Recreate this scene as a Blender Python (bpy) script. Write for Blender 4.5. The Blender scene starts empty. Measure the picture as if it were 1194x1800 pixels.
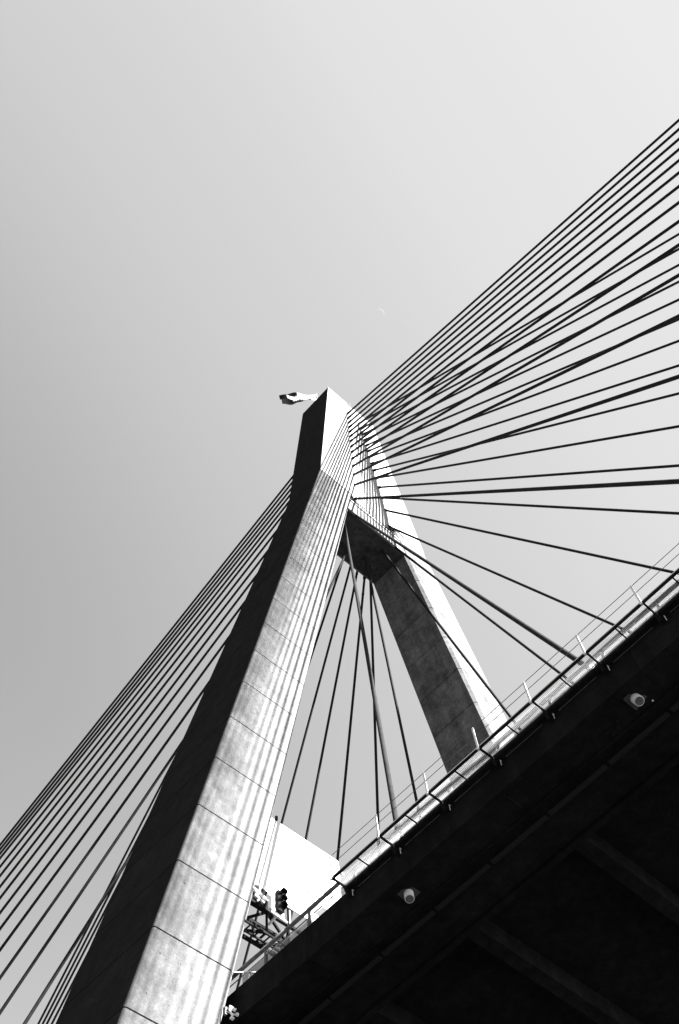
import bpy, math, random
from mathutils import Vector, Matrix

random.seed(7)
SC = bpy.context.scene
COL = SC.collection

# ------------------------------------------------------------------ camera
CAM = Vector((27.370, -35.727, -26.095))
ROT = ((0.6785470706, 0.7314981618, -0.0669650074),
       (-0.6796567792, 0.5906374049, -0.4349874923),
       (-0.2786405128, 0.3406727100, 0.8979429655))
cd = bpy.data.cameras.new('camera')
cam = bpy.data.objects.new('camera', cd)
COL.objects.link(cam)
r0, r1, r2 = (Vector(r) for r in ROT)
m = Matrix((r0, -r1, -r2)).transposed().to_4x4()
m.translation = CAM
cam.matrix_world = m
cd.sensor_fit = 'VERTICAL'
cd.sensor_height = 36.0
cd.lens = 1889.6 / 1800 * 36.0
cd.clip_start = 0.2
cd.clip_end = 20000
SC.camera = cam

# ------------------------------------------------------------------ light
SUN = Vector((1.0, 0.251, 0.9)).normalized()
world = bpy.data.worlds.new('World')
SC.world = world
world.use_nodes = True
wn, wl = world.node_tree.nodes, world.node_tree.links
bg = wn['Background']
sky = wn.new('ShaderNodeTexSky')
sky.sky_type = 'NISHITA'
sky.sun_disc = False
sky.sun_elevation = math.asin(SUN.z)
sky.sun_rotation = math.atan2(SUN.x, SUN.y)
sky.air_density = 3.0
sky.dust_density = 2.0
sky.ozone_density = 1.0
bw = wn.new('ShaderNodeSeparateColor')       # black-and-white, blue-sensitive film: one channel of the sky
wl.new(sky.outputs[0], bw.inputs[0])
mr = wn.new('ShaderNodeMath'); mr.operation = 'MULTIPLY'; mr.inputs[1].default_value = 0.10
wl.new(bw.outputs[2], mr.inputs[0])
cr = wn.new('ShaderNodeValToRGB')           # the film's response to the clear sky: steep mid-tones, soft shoulder
cr.color_ramp.interpolation = 'B_SPLINE'
TONE = ((0.0, 0.0), (0.25, 0.18), (0.285, 0.32), (0.308, 0.43), (0.322, 0.52), (0.335, 0.585), (0.350, 0.63), (0.381, 0.69), (0.413, 0.76), (0.51, 0.84), (1.0, 0.88))
while len(cr.color_ramp.elements) > 1: cr.color_ramp.elements.remove(cr.color_ramp.elements[0])
for i_, (p_, v_) in enumerate(TONE):
    e_ = cr.color_ramp.elements[0] if i_ == 0 else cr.color_ramp.elements.new(p_)
    e_.position = p_; e_.color = (v_, v_, v_, 1)
wl.new(mr.outputs[0], cr.inputs[0])
mb_ = wn.new('ShaderNodeMath'); mb_.operation = 'MULTIPLY'; mb_.inputs[1].default_value = 2.177
wl.new(cr.outputs[0], mb_.inputs[0])
wl.new(mb_.outputs[0], bg.inputs['Color'])
bg.inputs['Strength'].default_value = 0.05
sd = bpy.data.lights.new('sun', 'SUN')
sd.energy = 5.0
sd.angle = math.radians(0.55)
sd.color = (1.0, 1.0, 1.0)
sun = bpy.data.objects.new('sun', sd)
sun.rotation_euler = SUN.to_track_quat('Z', 'Y').to_euler()
sun.location = (60, 30, 120)
COL.objects.link(sun)
SC.view_settings.view_transform = 'Standard'
SC.view_settings.look = 'None'
SC.view_settings.exposure = 3.2
SC.view_settings.gamma = 1.0
SC.view_settings.use_curve_mapping = False
SC.cycles.max_bounces = 6
SC.cycles.diffuse_bounces = 3

# ------------------------------------------------------------------ materials (all grey)
def mat(name, base, rough=0.85, spec=0.25, bump=0.0, build=None):
    M = bpy.data.materials.new(name)
    M.use_nodes = True
    n, l = M.node_tree.nodes, M.node_tree.links
    b = n['Principled BSDF']
    b.inputs['Base Color'].default_value = (base, base, base, 1)
    b.inputs['Roughness'].default_value = rough
    b.inputs['Specular IOR Level'].default_value = spec
    if build:
        build(n, l, b)
    return M

def ramp(n, l, src, p0, p1, v0, v1):
    r = n.new('ShaderNodeMapRange')
    r.inputs['From Min'].default_value = p0
    r.inputs['From Max'].default_value = p1
    r.inputs['To Min'].default_value = v0
    r.inputs['To Max'].default_value = v1
    l.new(src, r.inputs['Value'])
    return r.outputs[0]

def noise(n, l, scale, detail=5, rough=0.6, mscale=(1, 1, 1), rot=(0, 0, 0)):
    t = n.new('ShaderNodeTexCoord')
    mp = n.new('ShaderNodeMapping')
    mp.inputs['Scale'].default_value = mscale
    mp.inputs['Rotation'].default_value = rot
    l.new(t.outputs['Object'], mp.inputs[0])
    x = n.new('ShaderNodeTexNoise')
    x.inputs['Scale'].default_value = scale
    x.inputs['Detail'].default_value = detail
    x.inputs['Roughness'].default_value = rough
    l.new(mp.outputs[0], x.inputs['Vector'])
    return x.outputs['Fac']

def mul(n, l, *src):
    cur = src[0]
    for s in src[1:]:
        q = n.new('ShaderNodeMath')
        q.operation = 'MULTIPLY'
        l.new(cur, q.inputs[0])
        if isinstance(s, (int, float)):
            q.inputs[1].default_value = s
        else:
            l.new(s, q.inputs[1])
        cur = q.outputs[0]
    return cur

def bump(n, l, b, src, strength=0.3, dist=0.02):
    u = n.new('ShaderNodeBump')
    u.inputs['Strength'].default_value = strength
    u.inputs['Distance'].default_value = dist
    l.new(src, u.inputs['Height'])
    l.new(u.outputs[0], b.inputs['Normal'])

def concrete(lo, hi, streak=0.35, blotch=0.4, fine=0.25, shear=0.0, per_piece=0.08, outer=None):
    """weathered concrete: cloudy mottling, run-off streaks down the shaft, fine grain, each pour a slightly different mix"""
    def f(n, l, b):
        cloud = ramp(n, l, noise(n, l, 0.55, 8, 0.65), 0.3, 0.7, 1 - blotch, 1.0)
        t = n.new('ShaderNodeTexCoord')
        sep = n.new('ShaderNodeSeparateXYZ')
        l.new(t.outputs['Object'], sep.inputs[0])
        k = n.new('ShaderNodeMath'); k.operation = 'MULTIPLY'
        l.new(sep.outputs['Z'], k.inputs[0]); k.inputs[1].default_value = -shear
        a = n.new('ShaderNodeMath'); a.operation = 'ADD'
        l.new(sep.outputs['Y'], a.inputs[0]); l.new(k.outputs[0], a.inputs[1])
        zc = n.new('ShaderNodeMath'); zc.operation = 'MULTIPLY'
        l.new(sep.outputs['Z'], zc.inputs[0]); zc.inputs[1].default_value = 0.05
        cmb = n.new('ShaderNodeCombineXYZ')
        l.new(a.outputs[0], cmb.inputs['Y']); l.new(sep.outputs['X'], cmb.inputs['X']); l.new(zc.outputs[0], cmb.inputs['Z'])
        sn = n.new('ShaderNodeTexNoise')
        sn.inputs['Scale'].default_value = 2.2
        sn.inputs['Detail'].default_value = 5
        l.new(cmb.outputs[0], sn.inputs['Vector'])
        st = ramp(n, l, sn.outputs['Fac'], 0.35, 0.65, 1 - streak, 1.0)
        fn = mul(n, l, ramp(n, l, noise(n, l, 9.0, 9, 0.8), 0.35, 0.65, 1 - fine * 1.3, 1.0), ramp(n, l, noise(n, l, 26.0, 4, 0.7), 0.4, 0.6, 1 - fine, 1.0))
        md2 = ramp(n, l, noise(n, l, 2.6, 8, 0.75), 0.36, 0.62, 1 - 0.55 * blotch, 1.0)
        oi = n.new('ShaderNodeObjectInfo')
        pp = ramp(n, l, oi.outputs['Random'], 0, 1, 1 - per_piece, 1.0)
        v = mul(n, l, cloud, st, fn, pp, md2)
        if outer:                                # weathering in from the shaft's outer edge, plus shade painted onto the outer face
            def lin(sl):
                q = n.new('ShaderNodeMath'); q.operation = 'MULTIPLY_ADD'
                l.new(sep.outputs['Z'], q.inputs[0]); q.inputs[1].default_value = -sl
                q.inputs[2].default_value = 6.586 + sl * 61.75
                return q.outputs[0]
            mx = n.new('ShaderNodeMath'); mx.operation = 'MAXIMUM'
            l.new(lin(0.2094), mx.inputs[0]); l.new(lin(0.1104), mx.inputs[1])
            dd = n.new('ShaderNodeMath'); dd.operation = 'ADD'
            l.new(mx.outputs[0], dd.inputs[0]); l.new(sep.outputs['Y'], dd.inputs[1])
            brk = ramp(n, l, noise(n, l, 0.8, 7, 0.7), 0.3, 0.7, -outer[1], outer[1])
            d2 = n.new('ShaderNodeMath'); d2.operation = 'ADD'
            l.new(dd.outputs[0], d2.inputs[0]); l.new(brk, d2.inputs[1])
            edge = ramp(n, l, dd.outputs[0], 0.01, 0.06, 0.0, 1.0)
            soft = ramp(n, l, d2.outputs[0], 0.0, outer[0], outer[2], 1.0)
            side = ramp(n, l, edge, 0.0, 1.0, outer[3], 1.0)  # shade of the whole outer face, put into the base colour
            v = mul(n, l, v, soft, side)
        o = ramp(n, l, v, 0.0, 1.0, lo, hi)
        l.new(o, b.inputs['Base Color'])
        bump(n, l, b, noise(n, l, 14, 8, 0.7), 0.35, 0.02)
    return f

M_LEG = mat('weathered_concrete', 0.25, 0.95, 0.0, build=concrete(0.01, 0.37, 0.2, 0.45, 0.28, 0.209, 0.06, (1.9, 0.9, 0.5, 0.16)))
M_LEG_FAR = mat('weathered_concrete_inner', 0.25, 0.95, 0.0, build=concrete(0.01, 0.42, 0.3, 0.7, 0.35, -0.209))
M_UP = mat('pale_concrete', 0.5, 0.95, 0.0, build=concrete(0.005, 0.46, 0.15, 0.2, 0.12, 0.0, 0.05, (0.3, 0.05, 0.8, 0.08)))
M_JOINT = mat('joint_shadow_gap', 0.015, 0.95, 0.0)
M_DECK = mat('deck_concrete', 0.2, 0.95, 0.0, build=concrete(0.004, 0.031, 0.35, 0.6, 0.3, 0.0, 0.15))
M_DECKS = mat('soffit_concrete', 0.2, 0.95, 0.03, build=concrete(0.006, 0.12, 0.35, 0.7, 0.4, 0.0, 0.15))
M_STEEL = mat('galvanised_steel', 0.2, 0.6, 0.25, build=lambda n, l, b: l.new(ramp(n, l, noise(n, l, 6, 4), 0.3, 0.7, 0.07, 0.13), b.inputs['Base Color']))
M_GRATE = mat('bright_galvanised', 0.4, 0.7, 0.1)
M_TRAY = mat('dull_zinc', 0.022, 0.9, 0.0)
M_PLATE = mat('anchor_steel', 0.06, 0.8, 0.05)
M_DARKST = mat('dark_painted_steel', 0.03, 0.9, 0.02, build=lambda n, l, b: l.new(ramp(n, l, noise(n, l, 5, 4), 0.3, 0.7, 0.008, 0.02), b.inputs['Base Color']))
M_WHITE = mat('white_paint', 0.8, 0.5, 0.4, build=lambda n, l, b: l.new(ramp(n, l, noise(n, l, 4, 4), 0.3, 0.7, 0.68, 0.82), b.inputs['Base Color']))
M_CABLE = mat('cable_sheath', 0.06, 0.7, 0.02, build=lambda n, l, b: l.new(ramp(n, l, noise(n, l, 2.0, 4), 0.3, 0.7, 0.015, 0.025), b.inputs['Base Color']))
M_BLACK = mat('black_plastic', 0.008, 0.8, 0.05)
M_LENS = mat('dark_glass', 0.02, 0.1, 0.6)
M_SIGN = mat('sign_face', 0.75, 0.5, 0.3, build=lambda n, l, b: l.new(ramp(n, l, noise(n, l, 1.2, 4), 0.3, 0.7, 0.74, 0.8), b.inputs['Base Color']))
M_SIGN2 = mat('sign_inlay', 0.1, 0.5, 0.3)
M_SIGN3 = mat('sign_border', 0.8, 0.5, 0.3)
M_ASPH = mat('asphalt', 0.05, 0.9, 0.2, build=lambda n, l, b: l.new(ramp(n, l, noise(n, l, 3, 8), 0.3, 0.7, 0.035, 0.065), b.inputs['Base Color']))

def ground_build(n, l, b):
    l.new(ramp(n, l, noise(n, l, 0.05, 8), 0.35, 0.65, 0.015, 0.04), b.inputs['Base Color'])
M_GROUND = mat('dark_ground', 0.03, 0.95, 0.1, build=ground_build)
def water_build(n, l, b):
    bump(n, l, b, noise(n, l, 0.6, 6), 0.6, 0.1)
M_WATER = mat('harbour_water', 0.012, 0.15, 0.5, build=water_build)

# ------------------------------------------------------------------ mesh helpers
class MB:
    def __init__(s):
        s.v, s.f = [], []
    def add(s, vs, fs):
        o = len(s.v)
        s.v += [tuple(v) for v in vs]
        s.f += [tuple(i + o for i in f) for f in fs]
        return s
    def hexa(s, p):
        """8 corners: bottom ring 0-3 (ccw seen from above), top ring 4-7"""
        return s.add(p, [(3, 2, 1, 0), (4, 5, 6, 7), (0, 1, 5, 4), (1, 2, 6, 5), (2, 3, 7, 6), (3, 0, 4, 7)])
    def box(s, a, b):
        x0, y0, z0 = a; x1, y1, z1 = b
        return s.hexa([(x0, y0, z0), (x1, y0, z0), (x1, y1, z0), (x0, y1, z0), (x0, y0, z1), (x1, y0, z1), (x1, y1, z1), (x0, y1, z1)])
    def loft(s, rings, caps=True):
        n = len(rings[0]); o = len(s.v)
        for r in rings:
            s.v += [tuple(v) for v in r]
        for i in range(len(rings) - 1):
            for j in range(n):
                k = (j + 1) % n
                s.f.append((o + i * n + j, o + i * n + k, o + (i + 1) * n + k, o + (i + 1) * n + j))
        if caps:
            s.f.append(tuple(o + j for j in reversed(range(n))))
            s.f.append(tuple(o + (len(rings) - 1) * n + j for j in range(n)))
        return s
    def tube(s, a, b, r, n=10, r2=None, caps=True):
        a, b = Vector(a), Vector(b)
        d = (b - a).normalized()
        u = d.orthogonal().normalized(); w = d.cross(u)
        rr = []
        for p, q in ((a, r), (b, r if r2 is None else r2)):
            rr.append([p + (u * math.cos(2 * math.pi * i / n) + w * math.sin(2 * math.pi * i / n)) * q for i in range(n)])
        return s.loft(rr, caps)
    def bar(s, a, b, w, h, up=(0, 0, 1)):
        a, b = Vector(a), Vector(b)
        d = (b - a).normalized()
        side = d.cross(Vector(up)).normalized() * (w / 2)
        t = side.cross(d).normalized() * (h / 2)
        return s.loft([[p - side - t, p + side - t, p + side + t, p - side + t] for p in (a, b)])
    def mesh(s, name, mt, smooth=False):
        me = bpy.data.meshes.new(name)
        me.from_pydata(s.v, [], s.f)
        me.materials.append(mt)
        if smooth:
            for p in me.polygons:
                p.use_smooth = len(p.vertices) == 4
        me.validate(); me.update()
        return me
    def build(s, name, mt, parent=None, smooth=False):
        return link(name, s.mesh(name, mt, smooth), parent)

def link(name, data, parent=None, loc=None):
    o = bpy.data.objects.new(name, data)
    COL.objects.link(o)
    if parent is not None:
        o.parent = parent
        if parent.location.length > 0 or parent.parent:
            o.matrix_parent_inverse = world_of(parent).inverted()
    if loc is not None:
        o.location = loc
    return o

def world_of(o):
    M = Matrix.Translation(o.location)
    if o.parent is None:
        return M
    return world_of(o.parent) @ o.matrix_parent_inverse @ M

def thing(name, label, cat, loc=(0, 0, 0), group=None):
    o = bpy.data.objects.new(name, None)
    o.empty_display_size = 0.5
    COL.objects.link(o)
    o.location = loc
    return tag(o, label, cat, group)

def tag(o, label, cat, group=None):
    o['label'] = label; o['category'] = cat
    if group: o['group'] = group
    return o

def structure(o, label=None):
    o['kind'] = 'structure'
    if label: o['label'] = label
    return o

# ------------------------------------------------------------------ deck profile
def zd(x):
    return 0.0186 * x + 0.0001 * x * x if x > 0 else 0.0186 * x * 0.2 + 0.0001 * x * x

ZG = -27.7
structure(MB().box((-6000, -6000, ZG - 4), (6000, 6000, ZG - 1.2)).build('water', M_WATER), 'dark harbour water all round the bridge')
structure(MB().hexa([(-130, -95, ZG - 1.3), (44, -70, ZG - 1.3), (40, 70, ZG - 1.3), (-130, 90, ZG - 1.3),
                     (-128, -93, ZG), (42, -68, ZG), (38, 68, ZG), (-128, 88, ZG)]).build('ground', M_GROUND), 'dark foreshore ground around the tower base')
structure(MB().box((14, -60, ZG + 0.004), (36, -29, ZG + 0.05)).build('path', M_ASPH), 'asphalt waterside path below the bridge')

# ------------------------------------------------------------------ tower
HL = 3.747; ZK = 61.75
tower = thing('bridge_tower', 'tall concrete cable-stayed bridge tower with two splayed legs and a crossbeam', 'bridge tower', (0, 0, ZG))

def leg_outer(z): return 6.586 + 0.2094 * (ZK - z)
def leg_inner(z): return 2.646 + 0.2123 * (ZK - z)
def leg_x(z): return 2.09 + 0.0096 * (ZK - z)
def col_outer(z): return 6.586 - 0.1104 * (z - ZK)
def groove(z): return 1.173 + 0.0515 * (80 - z) if z > 65.02 else leg_inner(z)

def leg_ring(z, sgn, inset=0.0):
    yo, yi, x = leg_outer(z) - inset, leg_inner(z) + inset, leg_x(z) - inset
    c, ci = 0.07, 0.22
    p = [(x - c, yo), (x, yo - c), (x, yi + ci), (x - ci, yi), (-x + ci, yi), (-x, yi + ci), (-x, yo - c), (-x + c, yo)]
    r = [(a, sgn * b, z) for a, b in p]
    return r if sgn < 0 else r[::-1]

GAP = 0.035
TH = MB()
for sgn in (-1, 1):
    core = MB().loft([leg_ring(z, sgn, 0.07) for z in (ZG, ZK - 0.05)]).build('leg', M_JOINT, tower)
    core['label'] = 'near splayed leg in bright sunlight' if sgn < 0 else 'far splayed leg with dark inner face'
    top = ZK; i = 0
    while top > ZG:
        bot = max(ZK - HL * (i + 1), ZG)
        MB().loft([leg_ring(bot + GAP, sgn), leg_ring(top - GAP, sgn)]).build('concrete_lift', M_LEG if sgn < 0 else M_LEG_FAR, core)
        if sgn < 0 and bot > -14:
            for zz in (bot + .9, bot + 2.75):
                for fy in (.16, .40, .63, .86):
                    yy = -(leg_outer(zz) * (1 - fy) + leg_inner(zz) * fy) + random.uniform(-.03, .03)
                    xx = leg_x(zz)
                    if random.random() < .8: TH.tube((xx - .02, yy, zz), (xx + .004, yy, zz), random.uniform(.015, .032), 6)
        top = bot; i += 1
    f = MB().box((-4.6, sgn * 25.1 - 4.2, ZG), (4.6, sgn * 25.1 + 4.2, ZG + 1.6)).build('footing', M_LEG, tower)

near_leg = [c for c in tower.children if c.name.startswith('leg')][0]
tho = TH.build('tie_holes', M_JOINT, near_leg); tho['kind'] = 'stuff'

def col_ring(z, inset=0.0):
    yo, g, x = col_outer(z) - inset, groove(z) + inset * 0.5, 2.10 + 0.0015 * (z - ZK) - inset
    d = 0.3 * g
    half = [(x, -yo), (x, -g), (x - d, 0.0), (x, g), (x, yo)]
    back = [(-a, b) for a, b in reversed(half)]
    return [(a, b, z) for a, b in half + back]

ZT = 89.64
shaft = MB().loft([col_ring(z, 0.06) for z in (ZK, 65.0, 65.05, ZT - 0.06)]).build('shaft', M_JOINT, tower)
zs = [ZK + HL * k for k in range(8)]
for k in range(8):
    a = zs[k]; b = zs[k + 1] if k < 7 else ZT
    rings = [col_ring(a + GAP * 0.6)]
    if a < 65.0 < b:
        rings += [col_ring(65.0), col_ring(65.05)]
    rings.append(col_ring(b - GAP * 0.6))
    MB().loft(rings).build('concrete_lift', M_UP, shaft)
# web that closes the groove down to the crossbeam
MB().box((-0.9, -2.9, 60.30), (0.9, 2.9, ZK + 0.02)).build('web', M_UP, tower)

# leg faces that run up over the shaft to a point (both sides of both faces)
def facing(sx, sy):
    K = Vector((2.12, -6.56, ZK)); A = Vector((2.125, -3.62, 74.0)); B = Vector((2.17, -2.70, ZK + 0.02))
    out = []
    for k in range(4):
        z0 = ZK + HL * k + GAP; z1 = min(ZK + HL * (k + 1) - GAP, 73.97)
        def lr(z):
            t = (z - ZK) / (A.z - ZK)
            return K.lerp(A, t), B.lerp(A, t)
        l0, q0 = lr(z0); l1, q1 = lr(z1)
        ring = []
        for (l_, q_) in ((l0, q0), (l1, q1)):
            pts = [(1.9, l_.y), (l_.x, l_.y), (q_.x, q_.y), (1.9, q_.y)]
            pts = [(sx * a, -sy * b, l_.z) for a, b in pts]
            if sx * sy < 0: pts = pts[::-1]
            ring.append(pts)
        out.append(ring)
    return out
for sx in (1, -1):
    for sy in (-1, 1):
        for ring in facing(sx, sy):
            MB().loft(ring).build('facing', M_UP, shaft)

# crossbeam
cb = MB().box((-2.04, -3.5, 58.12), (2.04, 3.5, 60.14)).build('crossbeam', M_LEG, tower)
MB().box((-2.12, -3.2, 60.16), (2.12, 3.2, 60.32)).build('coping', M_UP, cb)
MB().box((-1.86, -3.6, 58.0), (1.86, 3.6, 58.116)).build('soffit_panel', M_DECKS, cb)
rail = MB()
for y in [-2.8 + 0.7 * i for i in range(9)]:
    rail.tube((1.95, y, 60.32), (1.95, y, 61.35), 0.02, 6)
rail.tube((1.95, -2.9, 61.35), (1.95, 2.9, 61.35), 0.025, 6)
rail.build('railing', M_STEEL, cb)

# roof cap, lightning rods, small hatch
cap = MB().box((-2.0, -3.35, ZT + 0.002), (2.0, 3.35, ZT + 0.22)).build('roof_cap', M_UP, tower)
for (x, y, h) in ((2.02, -3.42, 0.75), (2.0, 0.1, 1.5), (-1.9, -3.0, 1.0)):
    MB().tube((x, y, ZT - 0.2), (x, y, ZT + h), 0.035, 6).build('lightning_rod', M_STEEL, cap)
ob = MB().tube((-2.25, -3.0, ZT - 0.6), (-2.25, -3.0, ZT + 0.35), 0.16, 10).build('obstruction_lamp', M_WHITE, cap)
# patched form-tie marks on the outer face
tie = MB()
for (x, z, s) in ((0.9, 80.5, .16), (0.9, 77.6, .09), (0.75, 74.6, .26), (-0.6, 67.9, .26), (0.2, 70.2, .08), (-.9, 62.5, .07)):
    y = -(col_outer(z) + 0.01)
    tie.hexa([(x - s * .4, y - .01, z - s * 2), (x + s * .4, y - .01, z - s * 2), (x + s * .4, y + .03, z - s * 2), (x - s * .4, y + .03, z - s * 2),
              (x - s * .3, y - .01 + .44 * s, z + s * 2), (x + s * .3, y - .01 + .44 * s, z + s * 2), (x + s * .3, y + .03 + .44 * s, z + s * 2), (x - s * .3, y + .03 + .44 * s, z + s * 2)])
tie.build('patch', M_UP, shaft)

# ------------------------------------------------------------------ deck
X1 = 10.45; YA = 14.50
deck = thing('bridge_deck', 'dark concrete bridge deck seen from below with girders and crossbeams', 'bridge deck', (0, 0, 0))
def seg_box(x0, x1, y0, y1, h0, h1):
    a, b = zd(x0), zd(x1)
    return [(x0, y0, a + h0), (x1, y0, b + h0), (x1, y1, b + h0), (x0, y1, a + h0),
            (x0, y0, a + h1), (x1, y0, b + h1), (x1, y1, b + h1), (x0, y1, a + h1)]
XS = [-175 + 10 * i for i in range(36)]
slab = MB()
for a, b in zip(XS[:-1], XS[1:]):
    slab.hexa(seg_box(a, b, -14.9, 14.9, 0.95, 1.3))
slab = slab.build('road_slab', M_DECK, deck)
J0 = 6.2 - 5 * 8
def panels(x):
    return -30 < x < 55
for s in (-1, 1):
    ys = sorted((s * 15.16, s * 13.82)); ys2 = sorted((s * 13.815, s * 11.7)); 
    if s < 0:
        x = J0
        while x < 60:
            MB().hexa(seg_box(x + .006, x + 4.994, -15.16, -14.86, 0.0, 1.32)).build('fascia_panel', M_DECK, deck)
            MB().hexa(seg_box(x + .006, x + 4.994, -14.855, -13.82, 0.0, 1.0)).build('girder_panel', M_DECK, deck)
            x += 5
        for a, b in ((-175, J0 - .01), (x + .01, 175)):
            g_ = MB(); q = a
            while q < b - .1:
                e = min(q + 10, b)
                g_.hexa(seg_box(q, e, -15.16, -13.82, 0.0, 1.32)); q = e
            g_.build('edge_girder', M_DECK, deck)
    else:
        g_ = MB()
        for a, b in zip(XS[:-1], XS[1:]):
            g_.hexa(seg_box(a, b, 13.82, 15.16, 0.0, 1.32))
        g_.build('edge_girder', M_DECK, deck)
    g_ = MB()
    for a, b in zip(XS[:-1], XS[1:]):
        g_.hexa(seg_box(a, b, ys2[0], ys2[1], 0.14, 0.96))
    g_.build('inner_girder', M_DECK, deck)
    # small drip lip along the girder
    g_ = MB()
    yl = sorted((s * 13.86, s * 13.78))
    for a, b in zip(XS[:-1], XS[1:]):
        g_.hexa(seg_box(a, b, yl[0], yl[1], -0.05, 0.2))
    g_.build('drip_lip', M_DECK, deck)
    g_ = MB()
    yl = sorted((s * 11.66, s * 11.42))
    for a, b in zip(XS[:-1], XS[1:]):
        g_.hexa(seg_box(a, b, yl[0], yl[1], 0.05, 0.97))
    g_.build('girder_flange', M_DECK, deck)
k = 0
for i in range(-6, 11):
    x = X1 + 5 * i
    if x < 2.9 and x > -2.9: continue
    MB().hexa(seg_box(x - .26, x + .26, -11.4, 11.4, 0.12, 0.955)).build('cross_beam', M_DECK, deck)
# cable tray hanging along the girder soffit, in lengths
for i in range(-3, 12):
    x = X1 + 2.6 * i
    cd_ = MB().hexa(seg_box(x + .03, x + 2.5, -13.3, -13.1, 0.02, 0.06))
    cd_.hexa(seg_box(x + .03, x + .1, -13.28, -13.12, 0.06, 0.15)).hexa(seg_box(x + 1.3, x + 1.37, -13.28, -13.12, 0.06, 0.15))
    cd_.build('cable_tray', M_TRAY, deck)
# drain holes and lifting sockets in the soffit
for (x, y) in ((19.05, -14.22), (19.42, -14.12), (19.12, -14.02), (19.55, -14.30), (20.15, -14.05), (10.1, -14.75)):
    z = zd(x)
    MB().tube((x, y, z + 0.01), (x, y, z - 0.05), 0.075, 12).build('drain_pipe', M_JOINT, deck)
MB().tube((20.75, -14.0, zd(20.7) + .01), (20.75, -14.0, zd(20.7) - 0.03), 0.028, 8).build('lifting_socket', M_WHITE, deck)
MB().box((15.30, -14.8, zd(15.3) - .004), (15.345, -14.15, zd(15.3) + .02)).build('patch', M_TRAY, deck)
# kerbs on the road
for s in (-1, 1):
    kb = MB()
    for a, b in zip(XS[:-1], XS[1:]):
        yk = sorted((s * 14.2, s * 14.85))
        kb.hexa(seg_box(a, b, yk[0], yk[1], 1.31, 1.45))
    kb.build('kerb', M_DECK, deck)
rd = MB()
for a, b in zip(XS[:-1], XS[1:]):
    rd.hexa(seg_box(a, b, -14.15, 14.15, 1.305, 1.36))
rd.build('road', M_ASPH, deck)

# ------------------------------------------------------------------ parapet railing (tube, posts, wire mesh infill)
par = thing('parapet_railing', 'round steel parapet rail with posts and mesh infill along the deck edge', 'railing', (6.2, -15.05, zd(6.2) + 1.32))
PY = -15.02
for a in range(-12, 14):
    x = a * 2.35 + 1.55
    z = zd(x)
    ps = MB().hexa([(x - .05, PY - .07, z + 1.30), (x + .05, PY - .07, z + 1.30), (x + .05, PY + .07, z + 1.30), (x - .05, PY + .07, z + 1.30),
                    (x - .04, PY - .04, z + 2.15), (x + .04, PY - .04, z + 2.15), (x + .04, PY + .05, z + 2.15), (x - .04, PY + .05, z + 2.15)])
    ps.build('post', M_STEEL, par)
tb = MB(); tb2 = MB()
for a in range(-30, 50, 5):
    tb.tube((a, PY, zd(a) + 2.2), (a + 5, PY, zd(a + 5) + 2.2), 0.08, 10)
    tb2.tube((a, PY, zd(a) + 1.86), (a + 5, PY, zd(a + 5) + 1.86), 0.022, 6)
tb.build('top_rail', M_STEEL, par, True)
tb2.build('lower_rail', M_STEEL, par, True)
ms = MB()
x = 2.6
while x < 9.4:
    z = zd(x)
    ms.bar((x, PY + .02, z + 1.33), (x, PY + .02, z + 1.84), 0.014, 0.012, (1, 0, 0)); x += 0.045
for h in [1.36 + .05 * i for i in range(10)]:
    ms.bar((2.6, PY + .03, zd(2.6) + h), (9.4, PY + .03, zd(9.4) + h), 0.007, 0.007)
o = ms.build('wire_mesh', M_STEEL, par); o['kind'] = 'stuff'

# ------------------------------------------------------------------ maintenance walkway
walk = thing('maintenance_walkway', 'steel grating walkway bracketed outside the deck edge with wire handrails', 'walkway', (8.5, -15.7, zd(8.5) + 1.3))
YI, YO, HW = -15.36, -16.00, 1.30
SP = 2.35; P0 = 8.5; NB = 14
gm = MB()
L = SP / 2 - 0.05
nb = int(L / 0.045)
for i in range(nb + 1):
    x = -L / 2 + L * i / nb
    gm.box((x - .006, YI + .02 - (YI + YO) / 2 - .03, 0), (x + .006, YO + .05 - (YI + YO) / 2, 0.016)) if False else gm.box((x - .0045, -.26, 0), (x + .0045, .26, 0.012))
for y in (-.26, 0.26):
    gm.box((-L / 2, y - .008, -.004), (L / 2, y + .008, 0.022))
gmesh = gm.mesh('grating', M_GRATE)
brm = MB()
brm.box((-.03, YO - .03, -.10), (.03, YI + .10, -.02))           # cantilever arm
brm.hexa([(-.05, YI + .02, -.42), (.05, YI + .02, -.42), (.05, YI + .19, -.42), (-.05, YI + .19, -.42),
          (-.05, YI - .14, -.10), (.05, YI - .14, -.10), (.05, YI + .19, -.10), (-.05, YI + .19, -.10)])
brmesh = brm.mesh('bracket', M_DARKST)
hook = MB()
hook.bar((.16, YI + .17, -.22), (.16, YI + .08, -.22), .018, .018).bar((.16, YI + .09, -.22), (.16, YI + .09, -.48), .018, .018, (1, 0, 0))
hmesh = hook.mesh('hanger', M_WHITE)
pm = MB().box((-.035, YO - .05, -.12), (.035, YO - .02, 1.02)).box((-.04, YO - .08, -.12), (.04, YO - .05, -.04))
pmesh = pm.mesh('handrail_post', M_WHITE)
xm = MB().box((-.02, YO, -.06), (.02, YI, .0)).mesh('crossbar', M_DARKST)
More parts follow.
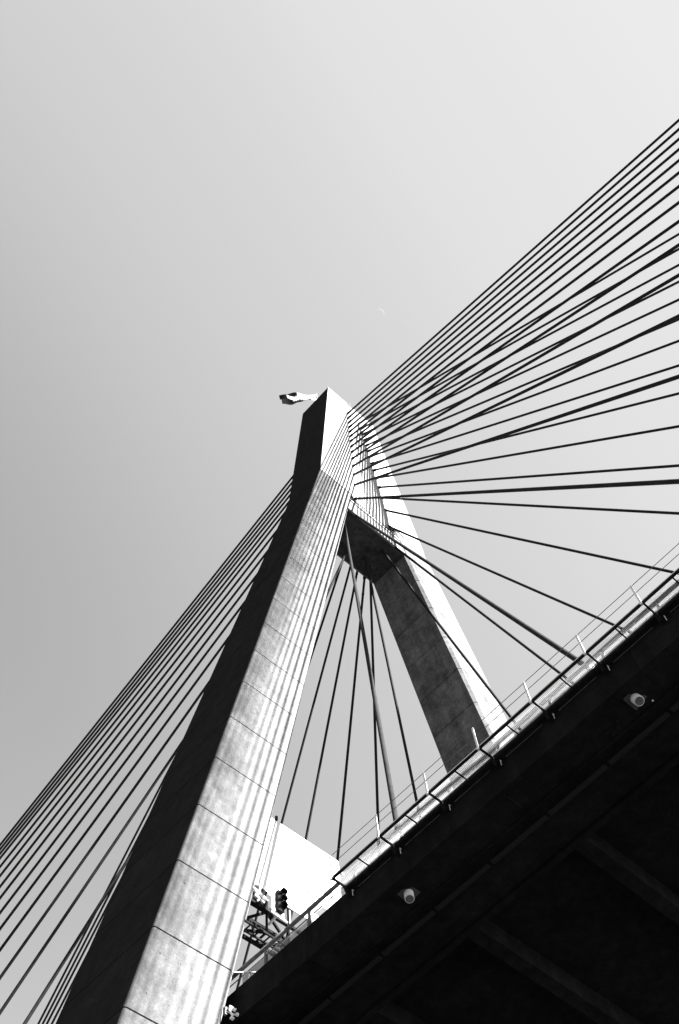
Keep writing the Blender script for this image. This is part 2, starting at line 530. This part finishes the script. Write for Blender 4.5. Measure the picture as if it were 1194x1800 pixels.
for j in range(NB):
    x = P0 + SP * j; z = zd(x) + HW
    br = link('bracket', brmesh, walk); br.location = br.location + Vector((x, 0, z))
    h_ = link('hanger', hmesh, br); h_.location = h_.location + Vector((x, 0, z)) - Vector((0, 0, 0))
    h_.matrix_parent_inverse = Matrix.Identity(4); h_.location = (0, 0, 0)
    po = link('handrail_post', pmesh, walk); po.location = po.location + Vector((x - .05, 0, z))
    cx = link('crossbar', xmesh if False else xm, walk); cx.location = cx.location + Vector((x + SP / 2, 0, zd(x + SP / 2) + HW))
    if j < NB - 1:
        for q in (0.25, 0.75):
            xx = x + SP * q
            g_ = link('grating', gmesh, walk)
            g_.location = g_.location + Vector((xx, (YI + YO) / 2, zd(xx) + HW - .015))
            g_.rotation_euler = (0, -math.atan((zd(xx + .5) - zd(xx - .5))), 0)
XE = P0 + SP * (NB - 1)
for (y, w, h, hh) in ((YO, .05, .09, 0.0), (YI, .04, .10, -.01)):
    e = MB(); q = P0
    while q < XE - .01:
        e.bar((q, y, zd(q) + HW + hh - .02), (q + SP, y, zd(q + SP) + HW + hh - .02), w, h); q += SP
    e.build('side_rail', M_DARKST, walk)
e = MB(); q = P0
while q < XE - .01:
    e.bar((q, YO - .028, zd(q) + HW + .04), (q + SP, YO - .028, zd(q + SP) + HW + .04), .012, .03); q += SP
e.build('toe_strip', M_WHITE, walk)
for hh in (0.56, 0.98):
    e = MB(); q = P0
    while q < XE - .01:
        e.tube((q - .05, YO - .035, zd(q) + HW + hh), (q + SP - .05, YO - .035, zd(q + SP) + HW + hh), .012, 6); q += SP
    e.build('handrail_wire', M_STEEL, walk)
# conduit strip clipped on the fascia below the walkway
for j in range(NB - 1):
    x = P0 + SP * j
    MB().bar((x + .35, -15.185, zd(x) + 1.12), (x + 2.0, -15.185, zd(x + 2) + 1.12), .02, .02).build('conduit', M_STEEL, walk)
e = MB(); q = P0 - .05
while q < XE - .01:
    a_, b_ = zd(q) + HW - .13, zd(q + SP) + HW - .13
    e.hexa([(q, -15.37, a_), (q + SP, -15.37, b_), (q + SP, -15.165, b_), (q, -15.165, a_),
            (q, -15.37, a_ + .02), (q + SP, -15.37, b_ + .02), (q + SP, -15.165, b_ + .02), (q, -15.165, a_ + .02)]); q += SP
e.build('closing_plate', M_DARKST, walk)
# end gate
eg = MB().box((P0 - .08, YO - .02, zd(P0) + HW - .05), (P0 - .05, YO + .10, zd(P0) + HW + 1.0))
eg.bar((P0 - .06, YO, zd(P0) + HW + .58), (P0 - .06, YI, zd(P0) + HW + .58), .03, .04)
eg.build('end_gate', M_WHITE, walk)

# ------------------------------------------------------------------ stay cables
AZ = [53.81, 58.79, 62.35, 65.49, 67.93, 70.11, 72.08, 73.85, 75.43, 76.98, 78.39, 79.83, 81.25, 82.71, 84.25, 85.78]
ORD = ['shortest', 'second shortest', 'third shortest', 'fourth shortest', 'fifth shortest', 'sixth shortest', 'seventh shortest', 'eighth shortest',
       'eighth from the top', 'seventh from the top', 'sixth from the top', 'fifth from the top', 'fourth from the top', 'third from the top',
       'second from the top', 'topmost']
FAN = {(1, -1): ('near right-hand fan', 'stay cables of the near right-hand fan'), (1, 1): ('far right-hand fan', 'stay cables of the far right-hand fan'),
       (-1, -1): ('near left-hand fan', 'stay cables of the near left-hand fan'), (-1, 1): ('far left-hand fan', 'stay cables of the far left-hand fan')}
def anchor(k, sx, sy):
    z = AZ[k - 1]
    if sx < 0: z += -3.4 + 3.4 * min(1.0, max(0, k - 5) / 6)
    t = (z - 80) / 20
    x, y = 1.966 + 0.217 * t, 1.173 - 1.03 * t
    if (k, sx, sy) == (1, 1, -1): return Vector((1.7, -3.93, 53.6))
    return Vector((sx * x, sy * y, z))
BACKX = (69.7, 77.3, 85.7, 91.9, 98.7, 106.1, 113.6, 115.0, 115.8, 116.8)
def foot(k, sx, sy):
    x = X1 + 10.0 * (k - 1) if sx > 0 else 9.61 + 10.18 * (k - 1)
    if sx < 0 and k >= 7: x = BACKX[k - 7]           # the back span is shorter; the last four stays share the end pier
    x *= sx
    return Vector((x, sy * YA, 0.019 * x + 0.0001 * x * x))
for sx in (1, -1):
    for sy in (-1, 1):
        fan, grp = FAN[(sx, sy)]
        for k in range(1, 17):
            A, F = anchor(k, sx, sy), foot(k, sx, sy)
            d = (F - A).normalized()
            if A.z < 60.2:                       # the lowest stays run up into the crossbeam
                A = A + d * ((58.3 - A.z) / d.z) if A.z < 58.3 else A
            else:
                A = A - d * 0.35
            what = '%s stay cable of the %s' % (ORD[k - 1], fan)
            c = thing('stay_cable', what, 'stay cable', A, grp)
            R = 0.108
            Ln = (F - A).length
            MB().tube(A, F, R, 10, caps=False).build('sheath', M_CABLE, c, True)
            if k >= 3:
                MB().tube(A, A + d * 1.0, .15, 8).build('anchor_block', M_DARKST, c)
                if k % 2 or True:
                    MB().tube(A + d * 2.6, A + d * 2.75, .125, 8).build('clamp', M_DARKST, c)
            # lower guide pipe
            tt = 3.6
            MB().tube(F - d * tt, F + d * 0.0, .155 if k > 2 else .165, 12).build('guide_pipe', M_WHITE, c, True)
            MB().tube(F - d * (tt + .08), F - d * (tt - .05), .19, 12).build('pipe_collar', M_WHITE, c)
            if sx > 0 and k <= 5 or sx < 0 and k <= 3:
                # anchorage stub under the girder, on a recessed plate
                zz = F.z
                E = F + d * 0.36
                st = MB().tube(F - d * .15, E, .165, 20)
                st.build('anchor_cap', M_WHITE, c, True)
                MB().tube(E + d * .002, E + d * .025, .135, 16).build('end_plate', M_STEEL, c)
                for q_ in range(4):
                    pass
                u = Vector((0, 1, 0)); w = d.cross(u).normalized(); u = w.cross(d)
                P_ = F + d * .02
                r_ = .27
                pl = [[P_ + (-u - w) * r_ + d * t, P_ + (u - w) * r_ + d * t, P_ + (u + w) * r_ + d * t, P_ + (-u + w) * r_ + d * t] for t in (-.5, .03)]
                MB().loft(pl).build('anchor_plate', M_PLATE, c)

# ------------------------------------------------------------------ sign gantry
GX = 1.6
gan = thing('sign_gantry', 'dark lattice truss gantry with a catwalk below the white road sign', 'gantry', (GX, -14.5, zd(GX) + 1.35))
def bars(lst, w, name):
    for a, b in lst:
        MB().bar(a, b, w, w, (1, 0, 0) if abs(a[0] - b[0]) < .01 and abs(a[1] - b[1]) < .01 else (0, 0, 1)).build(name, M_DARKST, gan)
y0, y1 = -15.6, 15.6
zt_, zb_ = 6.55, 5.5
for x in (GX - .45, GX + .30):
    for z in (zt_, zb_):
        bars([((x, y0, z), (x, y1, z))], .13, 'chord')
ny = 26
for i in range(ny + 1):
    y = y0 + (y1 - y0) * i / ny
    bars([((GX + .30, y, zb_), (GX + .30, y, zt_)), ((GX - .45, y, zb_), (GX + .30, y, zb_))], .075, 'strut')
    if i < ny:
        yn = y + (y1 - y0) / ny
        ym = (y + yn) / 2
        A_, B_ = (zb_, zt_) if i % 2 else (zt_, zb_)
        bars([((GX + .30, y, A_), (GX + .30, yn, B_)), ((GX - .45, y, zb_), (GX + .3, yn, zb_))], .10, 'brace')
bars([((GX + .95, y0, 4.62), (GX + .95, y1, 4.62)), ((GX + .55, y0, 4.62), (GX + .55, y1, 4.62))], .07, 'catwalk_rail')
for i in range(60):
    y = y0 + .5 * i
    if y > -2: break
    bars([((GX + .5, y, 4.6), (GX + 1.0, y, 4.6))], .05, 'catwalk_rung')
    if i % 3 == 0: bars([((GX + .55, y, 4.6), (GX + .38, y, zb_))], .05, 'hanger')
for y in (15.4,):
    MB().tube((GX - .1, y, zd(GX) + 1.36), (GX - .1, y, 12.0 if y < 0 else 7.2), .16, 12).build('upright', M_STEEL, gan)

sg = thing('road_sign', 'large pale overhead road sign in full sun beside the near tower leg', 'road sign', (GX + .45, -12, 7.35))
S0, S1, SZ0, SZ1 = -15.3, -8.84, 7.35, 12.15
sx0 = GX + .42
MB().box((sx0, S0, SZ0), (sx0 + .06, S1, SZ1 - 1.0)).build('lower_panel', M_SIGN, sg)
MB().box((sx0, S0, SZ1 - .95), (sx0 + .06, S1, SZ1)).build('upper_panel', M_SIGN, sg)
fr = MB()
X_ = sx0 + .062
for (a, b, c_, d_) in ((S0 + .1, S0 + .16, SZ0 + .1, SZ1 - 1.15), (S1 - .16, S1 - .1, SZ0 + .1, SZ1 - 1.15), (-12.05, -11.98, SZ0 + .1, SZ1 - 1.15)):
    fr.box((X_, a, c_), (X_ + .008, b, d_))
for (c_, d_) in ((SZ0 + .08, SZ0 + .14), (9.02, 9.08), (SZ1 - 1.18, SZ1 - 1.12)):
    fr.box((X_, S0 + .17, c_), (X_ + .008, S1 - .17, d_))
fr.build('border', M_SIGN3, sg)
inl = MB()
for (a, b, c_, d_) in ((-11.6, -9.4, 9.4, 10.1), (-11.9, -10.2, 10.35, 10.75), (-11.5, -9.3, 7.9, 8.6), (-12.2, -11.7, 9.2, 9.8)):
    inl.box((X_ - .001, a, c_), (X_ + .004, b, d_))
inl.build('faded_panel', M_SIGN2, sg)
MB().box((X_, -11.25, 8.94), (X_ + .02, -10.1, 8.98)).build('seam_strip', M_BLACK, sg)
for y in (-14.2, -12.0, -9.9):
    MB().box((sx0 - .14, y - .05, zb_ + .9), (sx0 - .002, y + .05, SZ1 - .4)).build('mounting_bar', M_STEEL, sg)
MB().tube((sx0 + .1, -12.75, SZ1), (sx0 + .1, -12.75, SZ1 + .22), .07, 8).build('lamp', M_BLACK, sg)

# traffic light
tl = thing('traffic_light', 'black three-lamp traffic light with white backboard in front of the pale road sign', 'traffic light', (GX + .85, -13.05, 6.0))
tx = GX + .85
MB().box((tx, -13.42, 6.0), (tx + .03, -12.78, 7.35)).build('backboard', M_WHITE, tl)
MB().box((tx + .03, -13.22, 6.15), (tx + .20, -12.90, 7.22)).build('housing', M_BLACK, tl)
for z in (6.33, 6.68, 7.03):
    MB().tube((tx + .20, -13.06, z), (tx + .215, -13.06, z), .12, 16).build('lens', M_LENS, tl)
    n = 12
    vs = []
    for xx, rr_ in ((tx + .20, .155), (tx + .46, .165)):
        for a in [math.radians(-30 + 240 * q / n) for q in range(n + 1)]:
            vs.append(Vector((xx - (.10 if xx > tx + .3 and (a < 0 or a > math.pi) else 0), -13.06 + rr_ * math.cos(a), z + rr_ * math.sin(a))))
    vo = MB().add(vs, [(q, q + 1, n + 2 + q, n + 1 + q) for q in range(n)]).build('visor', M_BLACK, tl)
    md = vo.modifiers.new('thick', 'SOLIDIFY'); md.thickness = .015
MB().bar((tx, -13.1, 6.05), (tx - .55, -13.1, 5.95), .08, .08).build('bracket', M_WHITE, tl)
MB().bar((tx + .02, -13.5, 6.02), (tx + .02, -12.6, 5.93), .07, .07).build('bracket', M_WHITE, tl)
MB().tube((tx + .05, -13.55, 6.02), (tx + .22, -13.55, 6.0), .085, 10).build('lamp', M_WHITE, tl)

# dark lane-control box beside it
ls = thing('lane_sign', 'dark lane-control sign box with white fittings between leg and traffic light', 'sign', (GX + .6, -14.2, 6.0))
lx = GX + .62
MB().box((lx, -14.9, 6.05), (lx + .18, -13.55, 7.05)).build('box', M_BLACK, ls)
MB().box((lx + .19, -14.06, 6.55), (lx + .22, -13.97, 7.02)).build('post', M_WHITE, ls)
MB().tube((lx + .30, -14.55, 6.62), (lx + .30, -13.75, 6.42), .065, 10).build('lamp_tube', M_WHITE, ls)
MB().bar((lx + .28, -14.35, 6.34), (lx + .28, -13.85, 6.20), .07, .07).build('arm', M_WHITE, ls)
MB().bar((lx + .28, -14.1, 6.26), (lx + .28, -14.22, 6.08), .06, .07).build('arm', M_WHITE, ls)
MB().box((lx + .19, -13.66, 6.5), (lx + .22, -13.59, 6.85)).build('clip', M_WHITE, ls)

# ------------------------------------------------------------------ CCTV camera on the leg, and an arm
cc = thing('security_camera', 'white security camera bracketed on the near leg against the dark deck', 'security camera', (2.8, -15.9, -0.2))
MB().tube((2.92, -15.82, .06), (3.10, -15.54, -.12), .085, 14).build('housing', M_WHITE, cc, True)
MB().tube((3.10, -15.54, -.12), (3.115, -15.515, -.135), .065, 14).build('lens', M_LENS, cc)
MB().tube((2.94, -15.84, -.08), (2.94, -15.60, -.36), .055, 12).build('second_head', M_WHITE, cc)
MB().tube((2.8, -15.86, -.14), (3.0, -15.42, -.26), .035, 8).build('arm', M_WHITE, cc)
dm = MB(); rings = []
for q in range(9):
    t = math.pi * q / 8 - math.pi / 2
    rr_ = max(.003, .095 * math.cos(t))
    rings.append([(3.02 + rr_ * math.cos(a), -15.40 + rr_ * math.sin(a), -.22 + .095 * math.sin(t)) for a in [2 * math.pi * w_ / 14 for w_ in range(14)]])
dm.loft(rings).build('dome', M_WHITE, cc, True)
MB().box((2.88, -15.74, -.55), (3.02, -15.56, -.47)).build('base_clip', M_WHITE, cc)
MB().box((2.66, -15.98, -.32), (2.82, -15.84, .10)).build('wall_plate', M_STEEL, cc)
for o_ in cc.children:
    for v_ in o_.data.vertices:
        v_.co = Vector((2.82, -15.86, -.2)) + (v_.co - Vector((2.82, -15.86, -.2))) * .72

ar = thing('service_arm', 'thin white steel arm reaching from the leg to the parapet rail', 'bracket arm', (2.9, -15.5, 1.7))
MB().bar((2.75, -15.6, 1.66), (3.05, -14.75, 1.92), .05, .03).build('arm', M_WHITE, ar)
MB().bar((2.95, -15.0, 1.84), (2.95, -15.0, 1.36), .03, .03, (1, 0, 0)).build('post', M_WHITE, ar)

# ------------------------------------------------------------------ flag
fl = thing('flag', 'wind-blown flag with dark fly end streaming from the tower top', 'flag', (-.7, -2.3, ZT + .22))
MB().tube((-.7, -2.3, ZT + .1), (-.7, -2.3, 95.9), .06, 10, .035).build('flagpole', M_STEEL, fl, True)
nu, nv = 46, 16
vs, fs, shade = [], [], []
D = Vector((-2.9, -3.3, 0)).normalized(); Nn = Vector((-D.y, D.x, 0))
for i in range(nu + 1):
    u = i / nu
    for j in range(nv + 1):
        v = j / nv
        wv = .14 * math.sin(u * 7.0 + v * 4.2) * u ** .6 + .08 * math.sin(u * 15 - v * 6.5) * u + .10 * math.sin(v * 11 + u * 5)
        p = Vector((-.7, -2.3, 93.0 + 2.7 * v)) + D * (4.55 * u - .4 * u * (1 - v)) + Nn * wv + Vector((0, 0, -.75 * u * u + .22 * math.sin(u * 6 + v * 3)))
        p.z += (v - .5) * (.5 * max(0, u - .8) * 4)
        vs.append(p)
for i in range(nu):
    for j in range(nv):
        a = i * (nv + 1) + j
        fs.append((a, a + 1, a + nv + 2, a + nv + 1))
fm = MB().add(vs, fs)
fme = fm.mesh('cloth', M_WHITE, True)
M_FLAGD = mat('dark_flag_cloth', 0.006, 0.9, 0.0)
M_FLAGW = mat('pale_flag_cloth', 0.3, 0.9, 0.0)
fme.materials.clear(); fme.materials.append(M_FLAGD); fme.materials.append(M_FLAGW)
for p in fme.polygons:
    i, j = divmod(p.index, nv)
    u_ = i / nu
    wob = 1.1 * math.sin(u_ * 17)
    dark = u_ > .80 or (j < 5 + wob and u_ > .16) or (j > 12 + wob * .6 and .50 < u_ < .97) or (j in (8, 9) and .62 < u_ < .72)
    p.material_index = 0 if dark else 1
link('cloth', fme, fl)

# ------------------------------------------------------------------ crescent moon (the lit lune of a far sphere)
MD = Vector((-0.1288, 0.2486, 0.9597))
def moon():
    m_ = Vector((70 / 1889.6, -348 / 1889.6, 1.0))
    d = (r0 * m_.x + r1 * m_.y + r2 * m_.z).normalized()
    dist = 6000.0
    Rm = dist * math.tan(math.radians(0.27))
    c = CAM + d * dist
    s = (SUN - d * SUN.dot(d)).normalized()          # towards the sun in the moon's disc
    w = d.cross(s).normalized()
    n = 28; vs, fs = [], []
    for i in range(n + 1):
        a = math.pi * (i / n - .5)
        up = math.sin(a); wd = math.cos(a)
        inner = wd * 0.80
        for q in range(5):
            e = inner + (wd - inner) * q / 4
            dep = math.sqrt(max(0.0, 1 - up * up - e * e))
            vs.append(c + (w * up + s * e - d * dep) * Rm)
    for i in range(n):
        for q in range(4):
            a = i * 5 + q
            fs.append((a, a + 1, a + 6, a + 5))
    Mm = bpy.data.materials.new('moonlight'); Mm.use_nodes = True
    nn, ll = Mm.node_tree.nodes, Mm.node_tree.links
    nn.remove(nn['Principled BSDF'])
    em = nn.new('ShaderNodeEmission'); tr = nn.new('ShaderNodeBsdfTransparent'); ad = nn.new('ShaderNodeAddShader')
    em.inputs['Strength'].default_value = 0.018
    ll.new(em.outputs[0], ad.inputs[0]); ll.new(tr.outputs[0], ad.inputs[1]); ll.new(ad.outputs[0], nn['Material Output'].inputs['Surface'])
    o = MB().add(vs, fs).build('moon', Mm)
    tag(o, 'thin pale crescent moon high in the clear sky', 'moon')
moon()
